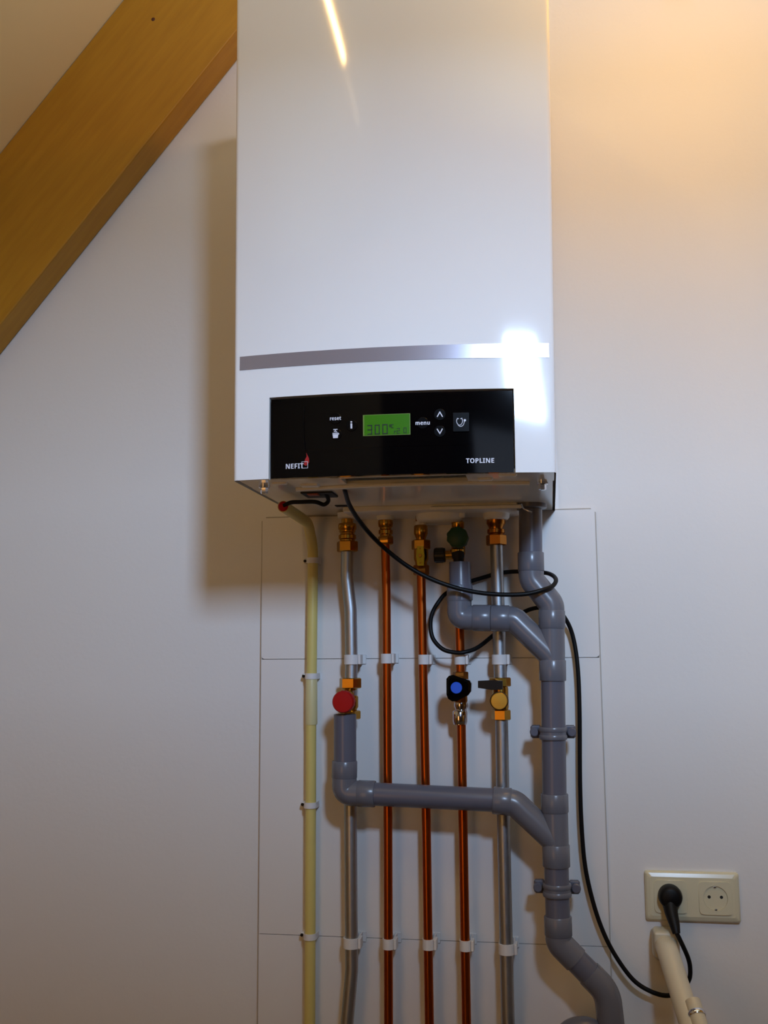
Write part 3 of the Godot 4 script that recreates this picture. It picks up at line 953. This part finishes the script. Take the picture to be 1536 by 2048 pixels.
# ------------------------------------------------------------------ small things
func conduit() -> void:
	var t := thing("conduit", "pale yellow plastic conduit pipe at the left, bent out under the boiler", "conduit", V(-0.272, 0.68, 0.03))
	var mb := MB.new()
	mb.tube(bend([V(-0.2655, 1.5785, 0.258), V(-0.2664, 1.576, 0.16), V(-0.2684, 1.5745, 0.075), V(-0.269, 1.535, 0.033), V(-0.2702, 1.45, 0.03), V(-0.2717, 1.30, 0.03)], [0.1, 0.05, 0.05, 0.2], 10), 0.0094, 28)
	mb.tube([V(-0.2725, 1.225, 0.03), V(-0.2725, 1.1759, 0.03), V(-0.2733, 0.69, 0.03)], 0.0094, 28)
	part("tube", mb, M.conduit, t)
	mb = MB.new()
	mb.lathe(V(-0.2717, 1.303, 0.03), DOWN, [Vector2(0, 0.009), Vector2(0, 0.0098), Vector2(0.002, 0.0104), Vector2(0.08, 0.0107), Vector2(0.083, 0.0102), Vector2(0.083, 0.009)], 32)
	part("coupling", mb, M.conduit_old, t, "slightly wider, paler joining sleeve")
	mb = MB.new()
	mb.drum(V(-0.2655, 1.5785, 0.257), V(0, 0.03, 1), 0, 0.004, 0.0082, 24, 0.002)
	part("end_plug", mb, M.red, t, "red end")
	var w := MeshInstance3D.new()
	mb = MB.new()
	mb.tube(curve([V(-0.2645, 1.5795, 0.26), V(-0.252, 1.5838, 0.262), V(-0.2371, 1.5842, 0.262), V(-0.2120, 1.5832, 0.265), V(-0.1985, 1.5793, 0.26), V(-0.1901, 1.5856, 0.265), V(-0.1925, 1.5955, 0.28)]), 0.0034, 10)
	w.name = "control_cable"
	w.mesh = mb.make(M.cable)
	add_child(w, true)
	tag(w, "short dark cable from the conduit's red end into the boiler", "cable")
	# nail clips
	var src: Node3D = null
	var nm := ["topmost, just below the boiler", "second from the top, above the joining sleeve's end", "third from the top, beside the horizontal grey branch", "lowest, near the lower row of pipe clips"]
	var at := [V(-0.2695, 1.5108, 0.0072), V(-0.2719, 1.3047, 0.006), V(-0.273, 1.0816, 0.006), V(-0.2732, 0.862, 0.006)]
	for i in 4:
		var o: Node3D
		if src == null:
			src = Node3D.new()
			o = src
			var r := 0.0114
			var pl := PackedVector2Array([Vector2(-r, 0.0)])
			for k in 17:
				var a := PI - PI * k / 16
				pl.append(Vector2(cos(a) * r, 0.024 + sin(a) * r))
			pl.append(Vector2(r, 0.0))
			pl.append(Vector2(r - 0.0016, 0.0))
			for k in 17:
				var a := PI * k / 16
				pl.append(Vector2(cos(a) * (r - 0.0016), 0.024 + sin(a) * (r - 0.0016)))
			pl.append(Vector2(-r + 0.0016, 0.0))
			mb = MB.new()
			mb.xf = Transform3D(Basis(V(1, 0, 0), V(0, 0, 1), V(0, -1, 0)), Vector3.ZERO)
			mb.prism(pl, -0.005, 0.005, true)
			part("band", mb, M.clip, o, "", true)
			mb = MB.new()
			mb.box(V(-0.0145, 0, 0.009), V(0.009, 0.009, 0.018), 0.002)
			part("nail_block", mb, M.clip, o, "", true)
			mb = MB.new()
			mb.drum(V(-0.0158, 0, 0.017), V(0, 0, 1), 0, 0.004, 0.0026, 14, 0.0008)
			part("nail", mb, M.nail, o, "", true)
		else:
			o = src.duplicate()
		o.name = "conduit_clip"
		add_child(o, true)
		o.position = at[i]
		tag(o, "white nail clip on the yellow conduit, " + nm[i], "conduit clip", "nail clips on the yellow conduit")


func power_cable() -> void:
	var t := thing("power_cable", "black power cable looping from the boiler round the pipes to the plug", "cable", V(0.2, 0.78, 0.02))
	var mb := MB.new()
	mb.tube(curve([V(-0.157, 1.602, 0.305), V(-0.1571, 1.5941, 0.297), V(-0.1585, 1.5771, 0.25), V(-0.1475, 1.5524, 0.2), V(-0.1236, 1.5237, 0.17), V(-0.0892, 1.4939, 0.15), V(-0.053, 1.4715, 0.14), V(-0.0123, 1.4547, 0.132), V(0.0289, 1.4442, 0.13), V(0.07, 1.4395, 0.128), V(0.1109, 1.4398, 0.126), V(0.1396, 1.4462, 0.122), V(0.1561, 1.4533, 0.108), V(0.1622, 1.4644, 0.09), V(0.1559, 1.475, 0.06), V(0.1399, 1.4813, 0.036), V(0.0982, 1.4849, 0.022), V(0.0658, 1.4828, 0.022), V(0.0305, 1.4738, 0.022), V(0.004, 1.4653, 0.024), V(-0.0266, 1.4496, 0.03), V(-0.0395, 1.4363, 0.036), V(-0.0519, 1.4143, 0.045), V(-0.0547, 1.3924, 0.054), V(-0.05, 1.369, 0.06), V(-0.0332, 1.3509, 0.0645), V(-0.0116, 1.3448, 0.0655), V(0.0054, 1.3455, 0.0645), V(0.0259, 1.353, 0.052), V(0.0506, 1.3728, 0.029), V(0.068, 1.3875, 0.022), V(0.1078, 1.4148, 0.024), V(0.1382, 1.421, 0.032), V(0.1636, 1.4145, 0.036), V(0.176, 1.4023, 0.035), V(0.188, 1.3732, 0.028), V(0.1948, 1.3221, 0.028), V(0.1958, 1.2462, 0.028), V(0.1929, 1.1299, 0.028), V(0.1931, 1.0562, 0.028), V(0.1967, 0.9915, 0.028), V(0.2072, 0.9356, 0.028), V(0.2218, 0.8884, 0.028), V(0.2407, 0.8497, 0.028), V(0.2674, 0.8132, 0.028), V(0.2946, 0.7957, 0.028), V(0.322, 0.7892, 0.026), V(0.345, 0.797, 0.022), V(0.3575, 0.815, 0.024), V(0.3589, 0.8335, 0.034), V(0.3555, 0.853, 0.044), V(0.3467, 0.8752, 0.05), V(0.338, 0.894, 0.05)]), 0.0037, 12)
	part("cord", mb, M.cable, t)
	mb = MB.new()
	mb.lathe(V(0.3335, 0.9435, 0.010), V(0, 0, 1), [Vector2(0, 0), Vector2(0, 0.0182), Vector2(0.006, 0.0192), Vector2(0.02, 0.0186), Vector2(0.025, 0.0165), Vector2(0.0275, 0.012), Vector2(0.028, 0)], 36)
	mb.tube([V(0.3322, 0.934, 0.026), V(0.333, 0.92, 0.034), V(0.3362, 0.9045, 0.046), V(0.338, 0.8925, 0.0505)], 0.0128, 20, 0.0062)
	part("plug", mb, M.cable, t, "round black plug with a tapered neck")


func sockets() -> void:
	var t := thing("double_socket", "cream double wall socket with a black plug in its left half", "socket", V(0.3705, 0.941, 0.0))
	t.rotation.z = 0.0
	var mb := MB.new()
	var out := rounded(0.1515, 0.0795, 0.004, Vector2(0.3705, 0.941), 4)
	mb.prism(out, 0.0, 0.006, true)
	var ctr := Vector2(0.3705, 0.941)
	var mid := rounded(0.1462, 0.0742, 0.004, ctr, 4)
	var inn := rounded(0.1345, 0.0625, 0.003, ctr, 4)
	for st in [[out, mid, 0.006, 0.0088, 0.75, 0.66], [mid, inn, 0.0088, 0.0109, 0.34, 0.94]]:
		var pa: PackedVector2Array = st[0]
		var pb: PackedVector2Array = st[1]
		for i in pa.size():
			var j := (i + 1) % pa.size()
			var e := pa[j] - pa[i]
			var m: Vector3 = V(e.y, -e.x, 0).normalized() * float(st[4]) + V(0, 0, st[5])
			mb.face(V(pa[i].x, pa[i].y, st[2]), V(pa[j].x, pa[j].y, st[2]), V(pb[j].x, pb[j].y, st[3]), V(pb[i].x, pb[i].y, st[3]), m)
	mb.prism(inn, 0.005, 0.0109)
	part("frame", mb, M.cream, t)
	for c in [Vector2(0.335, 0.941), Vector2(0.4068, 0.9405)]:
		mb = MB.new()
		var rin := 0.0195
		for k in 64:
			var a := TAU * k / 64
			var b := TAU * (k + 1) / 64
			var q: Array = []
			for w in [a, b]:
				var dir := Vector2(cos(w), sin(w))
				var m: float = pow(pow(absf(dir.x), 10.0) + pow(absf(dir.y), 10.0), -0.1)
				var s := dir * m * 0.0262
				q.append([V(c.x + s.x, c.y + s.y, 0.0129), V(c.x + s.x * 1.015, c.y + s.y * 1.015, 0.0107), V(c.x + dir.x * rin, c.y + dir.y * rin, 0.0129), V(c.x + dir.x * rin, c.y + dir.y * rin, 0.0106), V(dir.x, dir.y, 0)])
			mb.face(q[0][0], q[1][0], q[1][2], q[0][2], V(0, 0, 1))
			mb.face(q[0][0], q[1][0], q[1][1], q[0][1], q[0][4] + V(0, 0, 0.2))
			mb.quad(q[0][2], q[1][2], V(c.x + cos(b) * (rin - 0.0012), c.y + sin(b) * (rin - 0.0012), 0.0075), V(c.x + cos(a) * (rin - 0.0012), c.y + sin(a) * (rin - 0.0012), 0.0075), -q[0][4], -q[1][4], -q[1][4], -q[0][4])
		var ins := part("insert", mb, M.cream, t)
		mb = MB.new()
		mb.drum(V(c.x, c.y, 0.0), V(0, 0, 1), 0.0055, 0.0107, 0.0186, 36, 0.0004)
		part("contact_plate", mb, M.cream, ins)
		for dx in [-0.0098, 0.0098]:
			mb = MB.new()
			mb.drum(V(c.x + dx, c.y + 0.0018, 0.009), V(0, 0, 1), 0, 0.0021, 0.0026, 16, 0.0002)
			part("pin_hole", mb, M.dark, ins)
		for dy in [-0.0178, 0.0178]:
			mb = MB.new()
			mb.box(V(c.x, c.y + dy, 0.0112), V(0.0042, 0.0028, 0.004), 0.0008)
			part("earth_clip", mb, M.chrome, ins)


func cream_tube() -> void:
	var t := thing("cream_tube", "cream plastic tube with a metal ring below the double socket", "tube", V(0.32, 0.68, 0.02))
	var mb := MB.new()
	mb.box(V(0.323, 0.869, 0.02), V(0.042, 0.046, 0.04), 0.006)
	part("wall_holder", mb, M.cream_tube, t)
	mb = MB.new()
	mb.tube(bend([V(0.3215, 0.870, 0.03), V(0.3225, 0.866, 0.066), V(0.332, 0.829, 0.105), V(0.352, 0.75, 0.195), V(0.362, 0.70, 0.24)], [0.03, 0.1, 0.1], 10), 0.0172, 32)
	part("tube", mb, M.cream_tube, t)
	mb = MB.new()
	mb.tube([V(0.348, 0.818, 0.14), V(0.3535, 0.796, 0.165), V(0.368, 0.73, 0.235)], 0.0118, 24)
	part("handle_stub", mb, M.cream_tube, t)
	mb = MB.new()
	mb.lathe(V(0.3508, 0.8065, 0.1535), V(0.0055, -0.022, 0.025), [Vector2(0, 0.011), Vector2(0, 0.0128), Vector2(0.002, 0.0136), Vector2(0.005, 0.0136), Vector2(0.007, 0.0128), Vector2(0.007, 0.011)], 32)
	part("ring", mb, M.chrome, t, "shiny metal ring")


func beam() -> void:
	var t := thing("roof_beam", "yellow-brown wooden roof beam sloping down along the wall at left", "beam", V(-0.6487, 2.6268, 0.0))
	var a := atan2(2.6268 - 2.3283, 0.8967 - 0.6487)
	t.rotation.z = a
	var mb := MB.new()
	mb.box(V(-0.62, -0.119, 0.034), V(2.35, 0.238, 0.064), 0.003)
	var o := part("timber", mb, M.wood, t, "", true)
	mb = MB.new()
	mb.lathe(V(0.0035, -0.0805, 0.066), V(0, 0, 1), [Vector2(0, 0.004), Vector2(0.0004, 0.0035), Vector2(0.0006, 0)], 14)
	part("knot", mb, mat(Color(0.32, 0.14, 0.04), 0.6), o, "", true)


# a tie beam crosses the room above and before the camera; it keeps the window's light off the upper walls
func tie_beam() -> void:
	var t := thing("tie_beam", "horizontal wooden tie beam crossing the room above head height", "beam", V(0.6, 2.3, 1.63))
	var mb := MB.new()
	mb.box(V(0.0, 0.0, 0.0), V(3.2, 0.24, 0.09), 0.004)
	part("timber", mb, M.wood, t, "", true)


func boards() -> void:
	var t := thing("backing_board", "white backing board in three pieces on the wall behind the pipes", "board", V(-0.07, 0.6, 0.0))
	var rows := [[1.3353, 1.5935], [0.8576, 1.3343], [0.45, 0.8566]]
	for i in 3:
		var mb := MB.new()
		var h: float = rows[i][1] - rows[i][0]
		var pl := rounded(0.6035, h, 0.006 if i == 0 else 0.0008, Vector2(-0.0685, (rows[i][0] + rows[i][1]) / 2), 4)
		mb.prism(pl, 0.0003, 0.009, true)
		part("panel", mb, M.board, t)
	for e in [[-0.3706, 1.0], [0.2336, 1.0]]:
		var mb := MB.new()
		mb.box(V(e[0], 1.019, 0.0042), V(0.0036, 1.14, 0.0082), 0.001)
		part("edge_joint", mb, M.joint, t, "grey joint along the board's edge")
	var mt := MB.new()
	mt.box(V(-0.0685, 1.5948, 0.0042), V(0.592, 0.0024, 0.0082), 0.001)
	part("edge_joint", mt, M.joint, t)


# ------------------------------------------------------------------ the room
func room() -> void:
	var mb := MB.new()
	mb.box(V(0.05, 1.5, -0.1), V(4.6, 3.4, 0.2), 0.0)
	struct("wall_back", mb, M.wall, "plain white painted wall behind the boiler")
	mb = MB.new()
	mb.box(V(0.05, -0.1, 1.6), V(4.6, 0.2, 3.6), 0.0)
	struct("floor", mb, M.floor)
	mb = MB.new()
	mb.box(V(1.05, 3.11, 1.6), V(2.75, 0.12, 3.6), 0.0)
	struct("ceiling", mb, M.ceiling)
	# sloping ceiling on the left, its underside on the beam's upper edge
	mb = MB.new()
	mb.xf = Transform3D(Basis(V(0, 0, 1), atan2(0.2985, 0.248)), V(-0.6487, 2.6268, 0.0))
	mb.box(V(-0.72, 0.0602, 1.6), V(2.75, 0.12, 3.6), 0.0)
	struct("ceiling_slope", mb, M.ceiling, "pale sloping ceiling above the wooden beam")
	mb = MB.new()
	mb.box(V(-2.1, 0.55, 1.6), V(0.2, 1.1, 3.6), 0.0)
	struct("wall_left", mb, M.wood)
	mb = MB.new()
	mb.box(V(2.3, 1.5, 1.6), V(0.2, 3.4, 3.6), 0.0)
	struct("wall_right", mb, M.wood)
	# the wall behind the camera: a bright narrow window above a shelf and a low wide one under it
	mb = MB.new()
	var x0 := WIN.x - WSIZE.x / 2
	var x1 := WIN.x + WSIZE.x / 2
	var y0 := WIN.y - WSIZE.y / 2
	var y1 := WIN.y + WSIZE.y / 2
	var zc := (WALL_Z + WIN.z + 0.1) / 2
	var zd := WIN.z + 0.1 - WALL_Z
	mb.box(V((-2.25 + 0.22) / 2, 1.5, zc), V(2.47, 3.4, zd), 0.0)
	mb.box(V((0.95 + 2.35) / 2, 1.5, zc), V(1.4, 3.4, zd), 0.0)
	mb.box(V(0.585, (1.56 - 0.2) / 2, zc), V(0.73, 1.76, zd), 0.0)
	mb.box(V(0.585, (1.92 + y0) / 2, zc), V(0.73, y0 - 1.92, zd), 0.0)
	mb.box(V(0.585, (y1 + 3.2) / 2, zc), V(0.73, 3.2 - y1, zd), 0.0)
	mb.box(V((0.22 + x0) / 2, WIN.y, zc), V(x0 - 0.22, WSIZE.y, zd), 0.0)
	mb.box(V((0.95 + x1) / 2, WIN.y, zc), V(0.95 - x1, WSIZE.y, zd), 0.0)
	struct("wall_front", mb, M.dark_wood)
	mb = MB.new()
	for s in [-1.0, 1.0]:
		mb.box(V(WIN.x + s * (WSIZE.x / 2 - 0.012), WIN.y, WIN.z + 0.04), V(0.024, WSIZE.y, 0.05), 0.002)
		mb.box(V(WIN.x, WIN.y + s * (WSIZE.y / 2 - 0.012), WIN.z + 0.04), V(WSIZE.x - 0.048, 0.024, 0.05), 0.002)
	var sl := MB.new()
	sl.box(V(WIN.x, y0 - 0.11, WALL_Z - 0.3), V(0.9, 0.03, 0.6), 0.004)
	struct("trim_1", sl, M.wood, "deep wooden shelf under the window")
	var wf := struct("window_1", mb, M.frame)
	mb = MB.new()
	mb.box(V(WIN.x, WIN.y, WIN.z + 0.04), V(WSIZE.x - 0.046, WSIZE.y - 0.046, 0.006), 0.0)
	part("pane", mb, M.glass, wf)
	mb = MB.new()
	for s in [-1.0, 1.0]:
		mb.box(V(0.585 + s * 0.353, 1.74, WIN.z + 0.04), V(0.024, 0.36, 0.05), 0.002)
		mb.box(V(0.585, 1.74 + s * 0.168, WIN.z + 0.04), V(0.682, 0.024, 0.05), 0.002)
	var wl := struct("window_2", mb, M.frame)
	mb = MB.new()
	mb.box(V(0.585, 1.74, WIN.z + 0.04), V(0.684, 0.314, 0.006), 0.0)
	part("pane", mb, M.glass, wl)


# a slim strip lamp under the sloping ceiling, above the camera: its streak shows in the boiler's enamel
func strip_lamp() -> void:
	var a := V(STRIP.x, STRIP.y, 1.1)
	var t := thing("strip_lamp", "slim warm strip lamp below the sloping ceiling", "lamp", a)
	var mb: MB
	for e in [[1.1, 1.41], [1.5, 1.75]]:
		mb = MB.new()
		mb.tube([V(STRIP.x, STRIP.y, e[0]), V(STRIP.x, STRIP.y, e[1])], 0.007, 16)
		part("tube_light", mb, M.strip if e[0] < 1.2 else M.strip_dim, t)
	for z in [1.09, 1.455, 1.76]:
		mb = MB.new()
		mb.box(V(STRIP.x - 0.03, STRIP.y + 0.02, z), V(0.09, 0.06, 0.02), 0.003)
		part("holder", mb, M.frame, t)
	var al := AreaLight3D.new()
	al.name = "strip_light"
	al.area_size = Vector2(0.014, 0.3)
	al.light_color = Color(1.0, 0.8, 0.5)
	al.light_energy = 0.2
	al.area_range = 12.0
	al.shadow_enabled = true
	add_child(al)
	al.transform = Transform3D(Basis.looking_at(V(0.6, -0.8, 0), V(0, 0, 1)), V(STRIP.x + 0.012, STRIP.y - 0.014, 1.255))


# the door behind the camera, on the left: its frosted pane glows with the lit stairs beyond
func door() -> void:
	var mb := MB.new()
	var z := WALL_Z - 0.012
	for e in [[-0.36, 0.09], [0.36, 0.09]]:
		mb.box(V(DOOR.x + e[0], 1.02, z), V(e[1], 2.04, 0.04), 0.003)
	mb.box(V(DOOR.x, 2.0, z), V(0.64, 0.09, 0.04), 0.003)
	mb.box(V(DOOR.x, 0.25, z), V(0.64, 0.5, 0.04), 0.003)
	mb.box(V(DOOR.x, 1.725, z), V(0.64, 0.46, 0.04), 0.003)
	var d := struct("door_1", mb, M.frame)
	mb = MB.new()
	mb.box(V(DOOR.x, DOOR.y, z), V(DSIZE.x, DSIZE.y, 0.016), 0.0)
	part("window_pane", mb, M.glow_pane, d)
	mb = MB.new()
	mb.tube([V(DOOR.x + 0.34, 1.05, z - 0.02), V(DOOR.x + 0.34, 1.05, z - 0.06), V(DOOR.x + 0.23, 1.05, z - 0.065)], 0.009, 12)
	part("door_handle", mb, M.chrome, d)
	var al := AreaLight3D.new()
	al.name = "door_light"
	al.area_size = DSIZE
	al.light_color = DOOR_COLOR
	al.light_energy = DOOR_ENERGY
	al.area_range = 15.0
	al.shadow_enabled = true
	add_child(al)
	al.position = V(DOOR.x, DOOR.y, z - 0.03)


func lamp() -> void:
	var t := thing("pendant_lamp", "warm globe lamp hanging from the ceiling on the right", "lamp", LAMP)
	var mb := MB.new()
	var pr: Array = []
	for k in 19:
		var a := PI * k / 18
		pr.append(Vector2(-cos(a) * LAMP_R, sin(a) * LAMP_R))
	mb.lathe(LAMP, V(0, 1, 0), pr, 32)
	part("globe", mb, M.globe, t)
	mb = MB.new()
	mb.tube([LAMP + V(0, LAMP_R - 0.002, 0), V(LAMP.x, 3.05, LAMP.z)], 0.004, 8)
	part("cord", mb, M.clip, t)
	var l := OmniLight3D.new()
	l.name = "lamp_light"
	l.light_color = LAMP_COLOR
	l.light_energy = LAMP_ENERGY
	l.light_size = LAMP_R
	l.omni_range = 12.0
	l.omni_attenuation = 2.0
	l.shadow_enabled = true
	t.add_child(l)


# ------------------------------------------------------------------ camera, sky, lights: all tuning is here
const EXPOSURE := 1.08
const WALL_Z := 2.27
const WIN := Vector3(0.62, 2.3, 2.32)
const WSIZE := Vector2(0.26, 0.5)
const WIN_ENERGY := 5.6
const WIN_COLOR := Color(0.73, 0.85, 1.0)
const DOOR := Vector2(-0.75, 1.0)
const DSIZE := Vector2(0.63, 1.0)
const DOOR_ENERGY := 0.26
const DOOR_COLOR := Color(1.0, 0.7, 0.36)
const STRIP := Vector2(-0.4, 2.85)
const LAMP := Vector3(0.46, 2.47, 0.48)
const LAMP_R := 0.05
const LAMP_ENERGY := 0.165
const LAMP_COLOR := Color(1.0, 0.75, 0.34)


func _ready() -> void:
	var cam := Camera3D.new()
	cam.name = "camera"
	add_child(cam)
	cam.transform = Transform3D(Basis(V(0.9873, -0.0069, -0.1587), V(0.0279, 0.9911, 0.1304), V(0.1564, -0.1331, 0.9787)).orthonormalized(), V(0.14992, 1.35, 1.83767))
	cam.fov = 53.003
	cam.keep_aspect = Camera3D.KEEP_HEIGHT
	cam.near = 0.02
	cam.current = true
	var we := WorldEnvironment.new()
	we.name = "environment"
	var env := Environment.new()
	env.background_mode = Environment.BG_SKY
	var sky := Sky.new()
	var ps := ProceduralSkyMaterial.new()
	ps.sky_top_color = Color(0.62, 0.74, 0.95)
	ps.sky_horizon_color = Color(0.86, 0.91, 0.98)
	ps.ground_horizon_color = Color(0.7, 0.72, 0.72)
	ps.ground_bottom_color = Color(0.35, 0.36, 0.34)
	ps.sky_energy_multiplier = 1.2
	sky.sky_material = ps
	env.sky = sky
	env.tonemap_mode = Environment.TONE_MAPPER_LINEAR
	env.tonemap_exposure = EXPOSURE
	env.sdfgi_enabled = true
	env.ssao_enabled = true
	env.ssil_enabled = true
	we.environment = env
	add_child(we)
	var al := AreaLight3D.new()
	al.name = "window_daylight"
	al.area_size = WSIZE - Vector2(0.05, 0.05)
	al.light_color = WIN_COLOR
	al.light_energy = WIN_ENERGY
	al.area_range = 15.0
	al.shadow_enabled = true
	add_child(al)
	al.position = V(WIN.x, WIN.y, WIN.z - 0.01)

	materials()
	room()
	beam()
	tie_beam()
	lamp()
	door()
	strip_lamp()
	boards()
	boiler()
	drain()
	pipes()
	valves()
	clips()
	bracket("grey plastic pipe bracket on the drain stack between its two branches", V(0.1502, 1.2125, ZG))
	bracket("grey plastic pipe bracket on the drain stack below its lower branch", V(0.1495, 0.9645, ZG))
	conduit()
	power_cable()
	sockets()
	cream_tube()
